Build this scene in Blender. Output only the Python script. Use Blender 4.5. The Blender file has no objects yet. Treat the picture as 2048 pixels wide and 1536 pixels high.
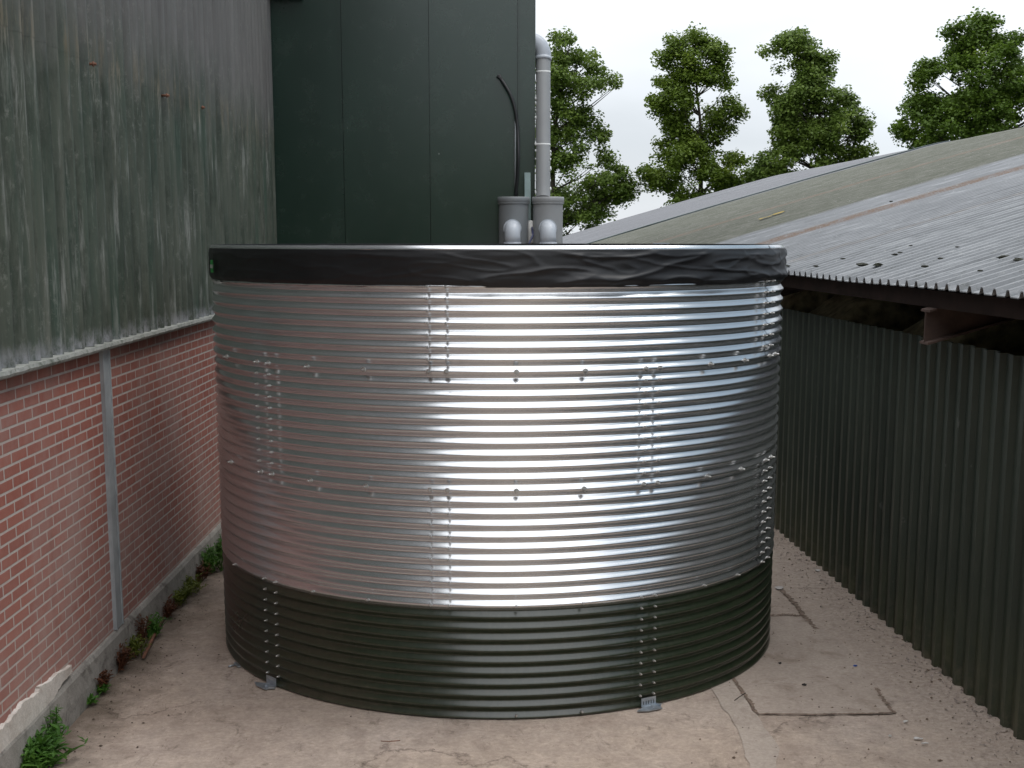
import bpy, bmesh, math, random
from mathutils import Vector, Matrix, noise
from math import sin, cos, pi, radians, sqrt, atan2
random.seed(7)
S = bpy.context.scene
COL = S.collection
R_ = radians

# ------------------------------------------------------------------ helpers
class MB:
    """collects shapes, linked as ONE mesh object"""
    def __init__(s): s.v = []; s.f = []; s.sm = []
    def add(s, vs, fs, smooth=False):
        b = len(s.v); s.v += [tuple(v) for v in vs]
        s.f += [tuple(b+i for i in f) for f in fs]; s.sm += [smooth]*len(fs)
        return s
    def box(s, x0, x1, y0, y1, z0, z1, M=None, bev=0.0):
        vs = [Vector((x, y, z)) for x in (x0, x1) for y in (y0, y1) for z in (z0, z1)]
        if M: vs = [M @ v for v in vs]
        return s.add(vs, [(0,1,3,2),(4,6,7,5),(0,4,5,1),(2,3,7,6),(0,2,6,4),(1,5,7,3)])
    def grid(s, rows, smooth=True, closeu=False, flip=False):
        n = len(rows); m = len(rows[0]); vs = [p for r in rows for p in r]; fs = []
        for i in range(n-1):
            for j in range(m if closeu else m-1):
                k = (j+1) % m
                q = (i*m+j, i*m+k, (i+1)*m+k, (i+1)*m+j)
                fs.append(q[::-1] if flip else q)
        return s.add(vs, fs, smooth)
    def tube(s, pts, rad, seg=12, caps=True, smooth=True):
        pts = [Vector(p) for p in pts]
        rad = rad if isinstance(rad, (list, tuple)) else [rad]*len(pts)
        rows = []; t0 = (pts[1]-pts[0]).normalized()
        u = t0.orthogonal().normalized()
        for i, p in enumerate(pts):
            a = pts[max(0, i-1)]; b = pts[min(len(pts)-1, i+1)]
            t = (b-a).normalized(); u = (u - t*u.dot(t)).normalized(); w = t.cross(u)
            rows.append([p + (u*cos(2*pi*k/seg)+w*sin(2*pi*k/seg))*rad[i] for k in range(seg)])
        b = len(s.v); s.grid(rows, smooth, closeu=True)
        if caps:
            s.f.append(tuple(b+k for k in range(seg))[::-1]); s.sm.append(False)
            e = b+(len(rows)-1)*seg; s.f.append(tuple(e+k for k in range(seg))); s.sm.append(False)
        return s
    def lathe(s, prof, c=(0,0,0), seg=32, smooth=True):
        rows = [[(c[0]+r*cos(2*pi*k/seg), c[1]+r*sin(2*pi*k/seg), c[2]+z) for k in range(seg)] for r, z in prof]
        return s.grid(rows, smooth, closeu=True)
    def build(s, name, mat, parent=None, loc=None):
        me = bpy.data.meshes.new(name); me.from_pydata(s.v, [], s.f)
        me.polygons.foreach_set('use_smooth', s.sm); me.update()
        o = bpy.data.objects.new(name, me); COL.objects.link(o)
        if mat: me.materials.append(mat)
        if loc is not None:
            L = Vector(loc); me.transform(Matrix.Translation(-L)); o.location = L
        if parent:
            o.parent = parent
            if loc is None: o.location = Vector((0,0,0))
        return o
def tag(o, label=None, cat=None, group=None, kind=None):
    if label: o['label'] = label
    if cat: o['category'] = cat
    if group: o['group'] = group
    if kind: o['kind'] = kind
    return o
def thing(name, label, cat, group=None, base=(0,0,0)):
    """Empty at the thing's base; parts are built in world coordinates and shifted with `part`"""
    o = bpy.data.objects.new(name, None); COL.objects.link(o); o.location = base
    o.empty_display_size = .2
    return tag(o, label, cat, group)
def part(mb, name, mat, root, label=None):
    o = mb.build(name, mat)
    r = root; off = Vector((0,0,0))
    while r is not None: off += r.location; r = r.parent
    o.data.transform(Matrix.Translation(-off)); o.parent = root
    if label: o['label'] = label
    return o

# camera frame (measured from the photograph): used to turn a pixel + a distance into a world point
F, TH, PY, YAW, CAM = 2604., .1669, 917.7, .0107, Vector((0, 0, 3.))
_fw = Vector((sin(YAW)*cos(TH), cos(YAW)*cos(TH), -sin(TH))); _rt = Vector((cos(YAW), -sin(YAW), 0)); _up = _rt.cross(_fw)
def ray(px, py): return (_fw + _rt*((px-1024)/F) - _up*((py-PY)/F))
def at(px, py, Y): d = ray(px, py); return CAM + d*(Y/d.y)
def gnd(px, py, z=0.): d = ray(px, py); return CAM + d*((z-3)/d.z)

# ------------------------------------------------------------------ materials
class NT:
    def __init__(s, name):
        s.m = bpy.data.materials.new(name); s.m.use_nodes = True; s.t = s.m.node_tree; s.n = s.t.nodes
        s.b = s.n['Principled BSDF']; s.o = s.n['Material Output']
    def node(s, typ, **k):
        n = s.n.new(typ)
        for a, v in k.items(): setattr(n, a, v)
        return n
    def L(s, a, b): s.t.links.new(a, b)
    def inp(s, sock, v):
        if isinstance(v, bpy.types.NodeSocket): s.L(v, sock)
        elif isinstance(v, (tuple, list)) and len(v) == 3 and sock.type == 'RGBA': sock.default_value = (*v, 1)
        else: sock.default_value = v
    def coord(s, scale=(1,1,1), loc=(0,0,0), rot=(0,0,0)):
        c = s.node('ShaderNodeTexCoord'); m = s.node('ShaderNodeMapping'); s.L(c.outputs['Object'], m.inputs[0])
        m.inputs['Scale'].default_value = scale; m.inputs['Location'].default_value = loc; m.inputs['Rotation'].default_value = rot
        return m.outputs[0]
    def noise(s, scale=5, detail=6, rough=.6, vec=None, dist=0, col=False):
        n = s.node('ShaderNodeTexNoise'); n.inputs['Scale'].default_value = scale; n.inputs['Detail'].default_value = detail
        n.inputs['Roughness'].default_value = rough; n.inputs['Distortion'].default_value = dist
        s.L(vec if vec else s.coord(), n.inputs['Vector']); return n.outputs['Color' if col else 'Fac']
    def ramp(s, fac, stops, interp='LINEAR'):
        r = s.node('ShaderNodeValToRGB'); cr = r.color_ramp; cr.interpolation = interp
        while len(cr.elements) < len(stops): cr.elements.new(.5)
        for e, (p, c) in zip(cr.elements, stops):
            e.position = p; e.color = (c, c, c, 1) if isinstance(c, (int, float)) else (*c, 1)
        s.L(fac, r.inputs[0]); return r.outputs[0]
    def mix(s, fac, a, b, mode='MIX'):
        m = s.node('ShaderNodeMix', data_type='RGBA', blend_type=mode)
        s.inp(m.inputs[0], fac); s.inp(m.inputs[6], a); s.inp(m.inputs[7], b); return m.outputs[2]
    def math(s, op, a, b=0., clamp=False):
        m = s.node('ShaderNodeMath', operation=op); m.use_clamp = clamp
        s.inp(m.inputs[0], a); s.inp(m.inputs[1], b); return m.outputs[0]
    def mapr(s, v, a, b, c=0., d=1.):
        m = s.node('ShaderNodeMapRange'); s.inp(m.inputs[0], v)
        for i, x in zip((1,2,3,4), (a, b, c, d)): m.inputs[i].default_value = x
        return m.outputs[0]
    def sep(s, vec=None):
        x = s.node('ShaderNodeSeparateXYZ'); s.L(vec if vec else s.coord(), x.inputs[0]); return x.outputs
    def bump(s, h, strength=.3, dist=.01):
        b = s.node('ShaderNodeBump'); b.inputs['Strength'].default_value = strength; b.inputs['Distance'].default_value = dist
        s.L(h, b.inputs['Height']); s.L(b.outputs[0], s.b.inputs['Normal']); return b
    def set(s, **k):
        names = dict(col='Base Color', rough='Roughness', metal='Metallic', spec='Specular IOR Level', coat='Coat Weight', coatr='Coat Roughness', sss='Subsurface Weight', aniso='Anisotropic')
        for a, v in k.items(): s.inp(s.b.inputs[names[a]], v)
        return s
def simple(name, col, rough=.5, metal=0., var=.15, scale=8, spec=.5, bump=0):
    m = NT(name); n = m.noise(scale, 5, .6)
    d = tuple(c*(1-var) for c in col); l = tuple(min(1, c*(1+var)) for c in col)
    m.set(col=m.ramp(n, [(.3, d), (.7, l)]), rough=rough, metal=metal, spec=spec)
    if bump: m.bump(n, bump, .01)
    return m.m

def mat_galv():
    m = NT('galvanised_steel'); c = m.coord()
    n1 = m.noise(1.1, 4, .6, c); n2 = m.noise(9, 3, .6, c)
    b = m.ramp(n1, [(.3, (.68, .70, .72)), (.7, (.77, .785, .80))])
    g = b
    rr = m.mix(.5, m.mapr(n1, .3, .7, .20, .28), m.mapr(n2, .3, .7, .21, .27))
    m.set(col=g, metal=.92, rough=rr, spec=.5)
    return m.m
def mat_green_steel():
    m = NT('green_coated_steel'); n = m.noise(1.5, 5, .6); n2 = m.noise(25, 5, .65, m.coord((1,1,.6)))
    c = m.ramp(n, [(.3, (.014, .023, .011)), (.75, (.021, .033, .016))])
    dust = m.ramp(n2, [(.45, 0.), (.8, .12)])
    z = m.sep()[2]; low = m.mapr(z, .0, .22, .25, .0)
    dust = m.math('ADD', dust, m.math('MULTIPLY', low, m.ramp(m.noise(9, 6, .7), [(.4, 0.), (.7, .6)])))
    m.set(col=m.mix(dust, c, (.20, .165, .13)), rough=m.mapr(n, .3, .7, .27, .33), spec=.5, coat=.7, coatr=.20)
    return m.m
def mat_brick():
    m = NT('red_brick'); s = m.sep()
    cb = m.node('ShaderNodeCombineXYZ'); m.L(m.math('ADD', s[1], 20.), cb.inputs[0]); m.L(m.math('ADD', s[2], .064), cb.inputs[1])
    v = cb.outputs[0]
    jit = m.node('ShaderNodeVectorMath', operation='SCALE'); m.L(m.noise(9, 3, .6, col=True), jit.inputs[0]); jit.inputs['Scale'].default_value = .004
    ad = m.node('ShaderNodeVectorMath', operation='ADD'); m.L(v, ad.inputs[0]); m.L(jit.outputs[0], ad.inputs[1])
    b = m.node('ShaderNodeTexBrick'); m.L(ad.outputs[0], b.inputs['Vector'])
    b.offset = .5; b.inputs['Scale'].default_value = 1.; b.inputs['Brick Width'].default_value = .245; b.inputs['Row Height'].default_value = .0700
    b.inputs['Mortar Size'].default_value = .0085; b.inputs['Mortar Smooth'].default_value = .25; b.inputs['Bias'].default_value = -.1
    b.inputs['Color1'].default_value = (.335, .118, .088, 1); b.inputs['Color2'].default_value = (.275, .092, .070, 1); b.inputs['Mortar'].default_value = (.48, .44, .405, 1)
    col = b.outputs['Color']
    col = m.mix(m.ramp(m.noise(14, 6, .7), [(.42, 0.), (.8, .5)]), col, (.38, .17, .13))
    # lime bloom and dust with shapes of their own
    bl = m.ramp(m.noise(1.15, 7, .66, m.coord((1,1,.8), (3.1, .4, 0))), [(.47, 0.), (.66, .5)])
    lo = m.mapr(s[2], .2, 1.6, .55, .05)
    bl2 = m.math('ADD', m.math('MULTIPLY', bl, .8), m.math('MULTIPLY', lo, m.ramp(m.noise(2.4, 6, .7), [(.3, .3), (.75, 1.)])), clamp=True)
    col = m.mix(bl2, col, (.40, .31, .28))
    top = m.math('MULTIPLY', m.mapr(s[2], 2.24, 2.05, .55, 0.), m.ramp(m.noise(3, 5, .7, m.coord((1,1.5,.4))), [(.3, .3), (.7, 1.)]))  # shade below the ledge, painted into the brick colour
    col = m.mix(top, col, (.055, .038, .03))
    dk = m.ramp(m.noise(3.2, 6, .7, m.coord((1,1,.5), (9,0,0))), [(.55, 0.), (.8, .35)])
    col = m.mix(dk, col, (.10, .07, .06))
    m.set(col=col, rough=.88, spec=.25)
    h = m.math('ADD', m.math('MULTIPLY', b.outputs['Fac'], -1.), m.math('MULTIPLY', m.noise(60, 5, .7), .35))
    m.bump(h, .7, .006)
    return m.m
def mat_concrete(name, a, b, stain=(.10, .08, .065), sc=1., patch=.5):
    m = NT(name); c = m.coord()
    n = m.noise(1.3*sc, 8, .62, c); base = m.ramp(n, [(.28, a), (.72, b)])
    fine = m.noise(38, 6, .75, c); base = m.mix(.6, base, m.ramp(fine, [(.3, .62), (.7, 1.15)]), 'MULTIPLY')
    st = m.ramp(m.noise(2.6*sc, 9, .72, m.coord((1, .8, 1), (4, 2, 0)), .4), [(.52, 0.), (.66, patch)])
    base = m.mix(st, base, stain)
    sp = m.ramp(m.noise(130, 3, .8, c), [(.64, 0.), (.72, .55)])
    base = m.mix(sp, base, (.07, .055, .045))
    m.set(col=base, rough=.93, spec=.2)
    m.bump(m.math('ADD', fine, m.math('MULTIPLY', n, 2.)), .5, .008)
    return m.m
def mat_ground():
    m = NT('yard_concrete'); c = m.coord(); s = m.sep(c)
    n = m.noise(.9, 9, .6, c); base = m.ramp(n, [(.3, (.43, .345, .288)), (.52, (.50, .41, .345)), (.75, (.56, .465, .40))])
    warm = m.ramp(m.noise(.55, 5, .6, m.coord((1,1,1), (7,3,0))), [(.45, 0.), (.7, .4)])
    base = m.mix(warm, base, (.48, .37, .275))
    fine = m.noise(30, 8, .78, c); base = m.mix(.75, base, m.ramp(fine, [(.3, .62), (.7, 1.2)]), 'MULTIPLY')
    med = m.noise(7, 8, .75, c, .3); base = m.mix(.7, base, m.ramp(med, [(.3, .68), (.62, 1.1)]), 'MULTIPLY')
    st = m.ramp(m.noise(1.7, 9, .74, m.coord((1, .7, 1), (4, 2, 0)), .6), [(.52, 0.), (.68, .42)])
    base = m.mix(st, base, (.21, .155, .12))
    st2 = m.ramp(m.noise(5.5, 9, .78, m.coord((1, .55, 1), (1, 8, 0)), .8), [(.57, 0.), (.66, .6)])
    base = m.mix(st2, base, (.13, .10, .075))
    # soil gathered along the brick wall and along the sheet wall
    lw = m.math('MULTIPLY', m.mapr(m.math('ADD', s[0], m.math('MULTIPLY', m.math('SUBTRACT', m.noise(3.4, 7, .7, c), .5), .8)), -2.62, -2.25, .85, 0.), 1.)
    base = m.mix(lw, base, (.115, .088, .066))
    rw = m.math('ADD', s[0], m.math('MULTIPLY', m.math('SUBTRACT', s[1], 7.5), .042))
    rwf = m.mapr(m.math('ADD', rw, m.math('MULTIPLY', m.math('SUBTRACT', m.noise(2.6, 8, .7, m.coord((1,1,1),(5,5,0))), .5), 1.2)), 2.35, 2.75, 0., .6)
    base = m.mix(rwf, base, m.mix(m.ramp(m.noise(24, 6, .8, c), [(.35, 0.), (.6, 1.)]), (.26, .205, .165), (.50, .42, .36)))
    # hairline cracks
    v = m.node('ShaderNodeTexVoronoi', feature='DISTANCE_TO_EDGE'); v.inputs['Scale'].default_value = .55
    d = m.node('ShaderNodeVectorMath', operation='ADD'); sc = m.node('ShaderNodeVectorMath', operation='SCALE'); sc.inputs['Scale'].default_value = .5
    m.L(m.noise(2.2, 7, .7, c, col=True), sc.inputs[0]); m.L(c, d.inputs[0]); m.L(sc.outputs[0], d.inputs[1]); m.L(d.outputs[0], v.inputs['Vector'])
    cr = m.math('MULTIPLY', m.mapr(v.outputs['Distance'], .0, .007, .45, 0.), m.ramp(m.noise(1.2, 3, .5, m.coord((1,1,1),(2,9,0))), [(.45, 0.), (.55, 1.)]))
    base = m.mix(cr, base, (.07, .05, .04))
    sp = m.ramp(m.noise(95, 4, .8, c), [(.63, 0.), (.70, .6)]); base = m.mix(sp, base, (.08, .06, .05))
    sl = m.ramp(m.noise(70, 4, .8, m.coord((1,1,1),(3,3,3))), [(.66, 0.), (.73, .5)]); base = m.mix(sl, base, (.62, .57, .53))
    m.set(col=base, rough=.95, spec=.18)
    m.bump(m.math('ADD', m.math('ADD', fine, m.math('MULTIPLY', med, 2.)), m.math('MULTIPLY', cr, -2.)), .6, .010)
    return m.m
def mat_cladding(upper):
    m = NT('weathered_cladding_upper' if upper else 'weathered_cladding_lower'); s = m.sep()
    vst = m.coord((1, 6, .35)); vst2 = m.coord((1, 14, .8), (3, 1, 2))
    n = m.noise(1.6, 7, .65, vst); f = m.noise(26, 6, .75)
    st = m.noise(1.9, 8, .72, vst2); bl = m.noise(2.2, 8, .7, m.coord((1, 1, .7)))
    up = m.ramp(n, [(.3, (.120, .114, .108)), (.7, (.200, .193, .183))])
    up = m.mix(m.ramp(bl, [(.5, 0.), (.7, .25)]), up, (.10, .12, .11))
    lo = m.ramp(n, [(.3, (.046, .062, .046)), (.5, (.074, .088, .068)), (.7, (.125, .128, .103))])
    lo = m.mix(m.ramp(bl, [(.40, 0.), (.60, .7)]), lo, (.100, .112, .086))
    lo = m.mix(m.ramp(m.noise(2.8, 7, .72, m.coord((1, 2.5, .5), (1, 5, 2))), [(.48, 0.), (.66, .75)]), lo, (.024, .032, .022))
    lo = m.mix(m.ramp(m.noise(1.6, 6, .7, m.coord((1, 3.5, .25), (4, 5, 7))), [(.50, 0.), (.66, .55)]), lo, (.045, .085, .062))
    wh = m.ramp(st, [(.53, 0.), (.66, .75)]); wh = m.math('MULTIPLY', wh, m.ramp(m.noise(1.3, 5, .6, m.coord((1,1,1),(8,2,1))), [(.38, .1), (.58, 1.)]))
    lo = m.mix(wh, lo, (.33, .335, .305))
    zz = m.math('ADD', s[2], m.math('MULTIPLY', m.math('SUBTRACT', m.noise(1.7, 8, .75, m.coord((1, 2.5, .8), (2, 2, 9))), .5), 1.5))
    t = m.mapr(zz, 4.0, 4.75)
    c = m.mix(t, lo, up)
    orr = m.math('MULTIPLY', m.mapr(m.math('ABSOLUTE', m.math('SUBTRACT', s[2], 4.2)), .0, .22, .5, 0.), m.ramp(st, [(.50, 0.), (.62, 1.)])); c = m.mix(orr, c, (.19, .14, .07))
    ez = m.math('ADD', s[2], m.math('MULTIPLY', m.noise(3, 5, .8, m.coord((1, 7, 1.5),(2,2,2))), .16))
    edge = m.math('MULTIPLY', m.mapr(ez, 2.40, 2.50, 1., 0.), m.ramp(m.noise(3.4, 6, .75, m.coord((1, 4, 1.7),(2,2,2))), [(.40, 0.), (.58, .85)]))
    c = m.mix(edge, c, (.33, .33, .345))
    c = m.mix(m.ramp(m.noise(5, 8, .75, m.coord((1,1,.9),(6,6,6))), [(.62, 0.), (.70, .4)]), c, (.24, .225, .18))
    sp1 = m.math('MULTIPLY', m.ramp(m.noise(17, 8, .8, m.coord((1,1.3,.8),(3,1,6))), [(.54, 0.), (.66, .5)]), m.ramp(m.noise(1.4, 5, .6, m.coord((1,1,1),(1,9,1))), [(.42, 0.), (.6, 1.)]))
    c = m.mix(sp1, c, (.28, .28, .25))
    m.set(col=c, rough=.66, spec=.3)
    m.bump(f, .35, .004)
    return m.m
def mat_green_panel():
    m = NT('dark_green_panel'); s = m.sep()
    n = m.noise(1.2, 6, .6, m.coord((1, 1, .4))); c = m.ramp(n, [(.3, (.008, .025, .017)), (.7, (.012, .036, .025))])
    lo = m.math('MULTIPLY', m.mapr(s[2], 2.9, 4.6, .5, 0.), .6); c = m.mix(lo, c, (.010, .024, .013))  # darker towards the bottom: reflection gradient painted into the panel colour
    sp = m.ramp(m.noise(9, 3, .5, m.coord((1,1,.7))), [(.755, 0.), (.775, .8)]); c = m.mix(sp, c, (.34, .36, .33))
    du = m.ramp(m.noise(3.3, 8, .75), [(.5, 0.), (.8, .10)]); c = m.mix(du, c, (.2, .21, .19))
    w = m.node('ShaderNodeTexWave'); w.inputs['Scale'].default_value = 6.2; w.bands_direction = 'X'; m.L(m.coord(), w.inputs['Vector'])
    m.set(col=c, rough=m.mapr(n, .3, .7, .22, .28), spec=.7, coat=.35, coatr=.2)
    m.bump(w.outputs['Fac'], .015, .002)
    return m.m
def mat_sheet_wall():
    m = NT('dark_profiled_sheet'); s = m.sep()
    n = m.noise(1.3, 6, .65, m.coord((1, 5, .4))); c = m.ramp(n, [(.3, (.022, .032, .024)), (.7, (.044, .057, .043))])
    al = m.math('MULTIPLY', m.mapr(s[2], .0, .75, .75, 0.), m.ramp(m.noise(2.5, 7, .7, m.coord((1, 3, .7))), [(.35, .15), (.65, 1.)]))
    c = m.mix(al, c, (.078, .084, .042))
    du = m.math('MULTIPLY', m.mapr(s[2], .0, .3, .8, 0.), m.ramp(m.noise(9, 7, .7), [(.45, 0.), (.65, .6)])); c = m.mix(du, c, (.19, .16, .12))
    sp = m.ramp(m.noise(7, 4, .6, m.coord((1,1.6,.6))), [(.69, 0.), (.72, .35)]); c = m.mix(sp, c, (.16, .17, .16))
    m.set(col=c, rough=m.mapr(m.noise(2.2, 5, .7), .3, .7, .46, .62), spec=.4)
    m.bump(m.noise(30, 4, .7), .08, .003)
    return m.m
def mat_roof():
    m = NT('weathered_roof_sheet'); c0 = m.coord(); s = m.sep(c0)
    yy = m.math('ADD', m.math('ADD', s[1], 8.13), m.math('MULTIPLY', s[0], .042))
    wob = m.math('MULTIPLY', m.math('SUBTRACT', m.noise(1.1, 7, .75), .5), .5)
    y = m.math('ADD', yy, wob)
    n = m.noise(1.0, 8, .68, m.coord((.6, 2.4, 1)))
    grey = m.ramp(n, [(.3, (.170, .180, .190)), (.7, (.285, .297, .31))])
    dk = m.ramp(m.noise(3.6, 9, .82, m.coord((1, 2.4, 1), (4,4,0))), [(.55, 0.), (.62, .6)])
    near = m.mapr(s[2], 2.70, 3.15, 1., .12)
    grey = m.mix(m.math('MULTIPLY', dk, near), grey, (.052, .058, .048))
    grn = m.ramp(m.noise(3.5, 9, .75, m.coord((.7, 1.5, 1))), [(.3, (.085, .092, .068)), (.5, (.135, .140, .115)), (.72, (.21, .21, .185))])
    far = m.ramp(n, [(.3, (.17, .175, .185)), (.7, (.22, .225, .24))])
    f1 = m.mapr(y, 19.0, 19.35); f2 = m.mapr(yy, 34.0, 34.06)
    grey = m.mix(m.ramp(m.noise(3., 6, .7, m.coord((.5, 9, 1), (2,2,2))), [(.52, 0.), (.66, .55)]), grey, (.42, .435, .45))
    col = m.mix(f2, m.mix(f1, grey, grn), far)
    def band(center, hw, colr, amt, ns):
        d = m.math('ABSOLUTE', m.math('SUBTRACT', y, center)); k = m.mapr(d, hw*.55, hw, amt, 0.)
        k = m.math('MULTIPLY', k, m.ramp(m.noise(ns, 7, .8), [(.35, .15), (.55, 1.)]))
        return k, colr
    for cen, hw, cc, am, ns in ((16.55, .42, (.19, .140, .110), 1., 9), (24.6, .35, (.235, .165, .13), .6, 7), (13.1, .14, (.22, .19, .16), .35, 7)):
        k, cc = band(cen, hw, cc, am, ns); col = m.mix(k, col, cc)
    li = m.ramp(m.noise(22, 5, .8), [(.60, 0.), (.68, .45)]); col = m.mix(li, col, (.46, .47, .45))
    m.set(col=col, rough=m.mapr(n, .3, .7, .6, .8), spec=.25)
    m.bump(m.noise(24, 6, .8), .5, .008)
    return m.m
def mat_leaf(name, a, b, c2):
    m = NT(name); n = m.noise(.9, 5, .7); n2 = m.noise(9, 2, .5)
    c = m.ramp(n, [(.32, a), (.55, b), (.72, c2)]); c = m.mix(.5, c, m.ramp(n2, [(.3, .65), (.7, 1.3)]), 'MULTIPLY')
    m.set(col=c, rough=.55, spec=.35)
    tr = m.node('ShaderNodeBsdfTranslucent'); m.L(c, tr.inputs[0]); mx = m.node('ShaderNodeMixShader'); mx.inputs[0].default_value = .42
    m.L(m.b.outputs[0], mx.inputs[1]); m.L(tr.outputs[0], mx.inputs[2]); m.L(mx.outputs[0], m.o.inputs[0])
    return m.m
def mat_liner():
    m = NT('black_liner'); n = m.noise(2.5, 6, .7, m.coord((1,1,1.4)))
    m.set(col=m.ramp(n, [(.3, (.0075, .0075, .0085)), (.7, (.016, .016, .018))]), rough=m.mapr(n, .3, .7, .44, .54), spec=.5)
    m.bump(m.noise(7, 4, .6, m.coord((1, 1, 1.6)), .6), .16, .010)
    return m.m

M = dict(galv=mat_galv(), greensteel=mat_green_steel(), brick=mat_brick(), ground=mat_ground(), cladU=mat_cladding(True), cladL=mat_cladding(False),
    gpanel=mat_green_panel(), sheet=mat_sheet_wall(), roof=mat_roof(), liner=mat_liner(),
    plinth=mat_concrete('plinth_concrete', (.20, .185, .165), (.34, .32, .29), (.07, .06, .05), 3., .7),
    ledge=mat_concrete('ledge_fibre_cement', (.24, .25, .225), (.42, .42, .39), (.07, .085, .06), 5., .8),
    render_=mat_concrete('old_white_render', (.52, .47, .42), (.72, .68, .63), (.36, .29, .24), 3., .6),
    slab=mat_concrete('slab_concrete', (.385, .315, .262), (.485, .405, .345), (.23, .175, .135), 1.6, .6),
    slab2=mat_concrete('pale_slab_concrete', (.41, .345, .29), (.50, .425, .365), (.24, .19, .155), 1.6, .6),
    joint=simple('joint_soil', (.20, .145, .11), .95, var=.5, scale=30),
    zinc=simple('zinc_bolt', (.56, .56, .55), .42, 1., .1, 30),
    zincplate=simple('zinc_plate', (.50, .55, .60), .42, .85, .2, 14),
    post=simple('painted_post', (.30, .32, .33), .6, 0., .22, 5, bump=.2),
    pvc=simple('grey_pvc', (.30, .305, .305), .42, 0., .06, 3),
    pvcdark=simple('darker_grey_pvc', (.20, .212, .218), .42, 0., .06, 3),
    pvclight=simple('light_grey_pvc', (.46, .49, .53), .38, 0., .06, 3),
    foam=simple('white_foam', (.75, .76, .74), .8, 0., .1, 20),
    black=simple('black_rubber', (.012, .012, .013), .42, 0., .2, 8),
    navy=simple('dark_blue_hose', (.03, .035, .10), .35, 0., .2, 8),
    rust=simple('rust', (.17, .075, .045), .85, 0., .4, 18, bump=.4),
    darksteel=simple('dark_brown_steel', (.018, .011, .009), .85, 0., .35, 6, spec=.1, bump=.2),
    rafter=simple('rusty_primer', (.080, .055, .046), .8, 0., .3, 7, spec=.2, bump=.2),
    hay=simple('mouldy_straw', (.34, .28, .16), .95, 0., .6, 9, bump=1.),
    clay=simple('red_clay', (.34, .15, .10), .9, 0., .3, 12, bump=.4),
    dark=simple('dark_soil', (.03, .026, .022), .95),
    bark=simple('bark', (.055, .045, .034), .9, 0., .35, 6, bump=.5),
    sticker=simple('green_sticker', (.04, .42, .09), .5, 0., .05, 4),
    stickerw=simple('sticker_grey', (.55, .58, .56), .5, 0., .05, 4),
    yellow=simple('yellow_lichen', (.28, .20, .03), .9, 0., .3, 9),
    moss=simple('black_moss', (.030, .032, .022), .95, 0., .5, 20, bump=.6),
    blue=simple('blue_plastic', (.03, .10, .42), .5),
    leafA=mat_leaf('alder_leaf', (.078, .128, .018), (.140, .208, .026), (.23, .30, .042)),
    leafB=mat_leaf('alder_leaf_dark', (.055, .100, .013), (.100, .170, .020), (.18, .25, .032)),
    leafC=mat_leaf('alder_leaf_blue', (.085, .14, .028), (.145, .215, .038), (.23, .30, .055)),
    weed=mat_leaf('weed_leaf', (.045, .130, .018), (.085, .200, .03), (.15, .27, .05)),
    weedy=mat_leaf('weed_leaf_yellow', (.09, .12, .02), (.16, .19, .03), (.24, .26, .05)),
    weedr=mat_leaf('weed_leaf_red', (.08, .035, .018), (.14, .055, .028), (.20, .09, .04)),
)

# ------------------------------------------------------------------ ground
b = MB(); b.add([(-400, -200, -.03), (400, -200, -.03), (400, 600, -.03), (-400, 600, -.03)], [(0,1,2,3)])
tag(b.build('ground', simple('field', (.07, .10, .03), .95, scale=.5)), kind='structure')
XF = lambda y, off=0: 3.19 - .042*(y-7.5) + off           # face line of the sheet wall
b = MB(); rows = []
for i in range(121):
    y = -14+i*.27*1.0; row = []
    for j in range(41):
        x = -2.9 + j*(6.3+14*.0)/40
        z = .012*(noise.noise(Vector((x*.6, y*.5, 0))))+.0035*noise.noise(Vector((x*3, y*3, 1)))
        dx = abs(x), 0
        if abs(sqrt(x*x+(y-9.96)**2)) < 2.3: z *= .25
        row.append((x, y, z*.2))
    rows.append(row)
b.grid(rows, True, flip=True)
tag(b.build('concrete_yard', M['ground']), kind='structure')

def strip(pts, w, z=.0095, jit=.7, seg=16):
    w *= .7
    mb = MB(); P = [Vector((p[0], p[1], z)) for p in pts]; L = []; Rr = []; q = []
    for a, c in zip(P, P[1:]):
        for k in range(seg): q.append(a.lerp(c, k/seg))
    q.append(P[-1])
    for i, p in enumerate(q):
        t = (q[min(i+1, len(q)-1)]-q[max(i-1, 0)]).normalized(); n = Vector((-t.y, t.x, 0))
        o = random.gauss(0, w*.15)
        L.append(p+n*(w*(.5+random.uniform(-jit, jit)*.5)+o)); Rr.append(p-n*(w*(.5+random.uniform(-jit, jit)*.5)-o))
    mb.grid([L, Rr], False); return mb
def poly(pix, z, mat, name, up=False):
    pts = [gnd(*p) for p in pix]
    q = []
    for a, c in zip(pts, pts[1:]+pts[:1]):
        for k in range(8):
            p = a.lerp(c, k/8); q.append((p.x+random.gauss(0, .005), p.y+random.gauss(0, .005), z))
    mb = MB(); mb.add(q, [tuple(range(len(q)))]); o = mb.build(name, mat)
    if o.data.polygons[0].normal.z < 0: o.data.flip_normals()
    return tag(o, kind='structure')
poly([(1467,1352),(1515,1428),(1785,1430),(1752,1378),(1690,1290),(1605,1234),(1520,1234),(1440,1300)], .0060, M['slab'], 'slab')
poly([(1418,1372),(1462,1352),(1512,1430),(1560,1500),(1540,1560),(1502,1540),(1470,1450)], .0052, M['slab2'], 'slab')
for pix, w in (([(1460,1350),(1492,1395),(1515,1430)], .032), ([(1515,1430),(1620,1431),(1700,1430),(1788,1428)], .030), ([(1788,1428),(1768,1402),(1752,1378)], .035),
               ([(1530,1233),(1575,1231),(1606,1234)], .06), ([(1564,1182),(1590,1208),(1606,1232),(1634,1260)], .05)):
    tag(strip([gnd(*p) for p in pix], w).build('slab_joint', M['joint']), kind='structure')

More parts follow.
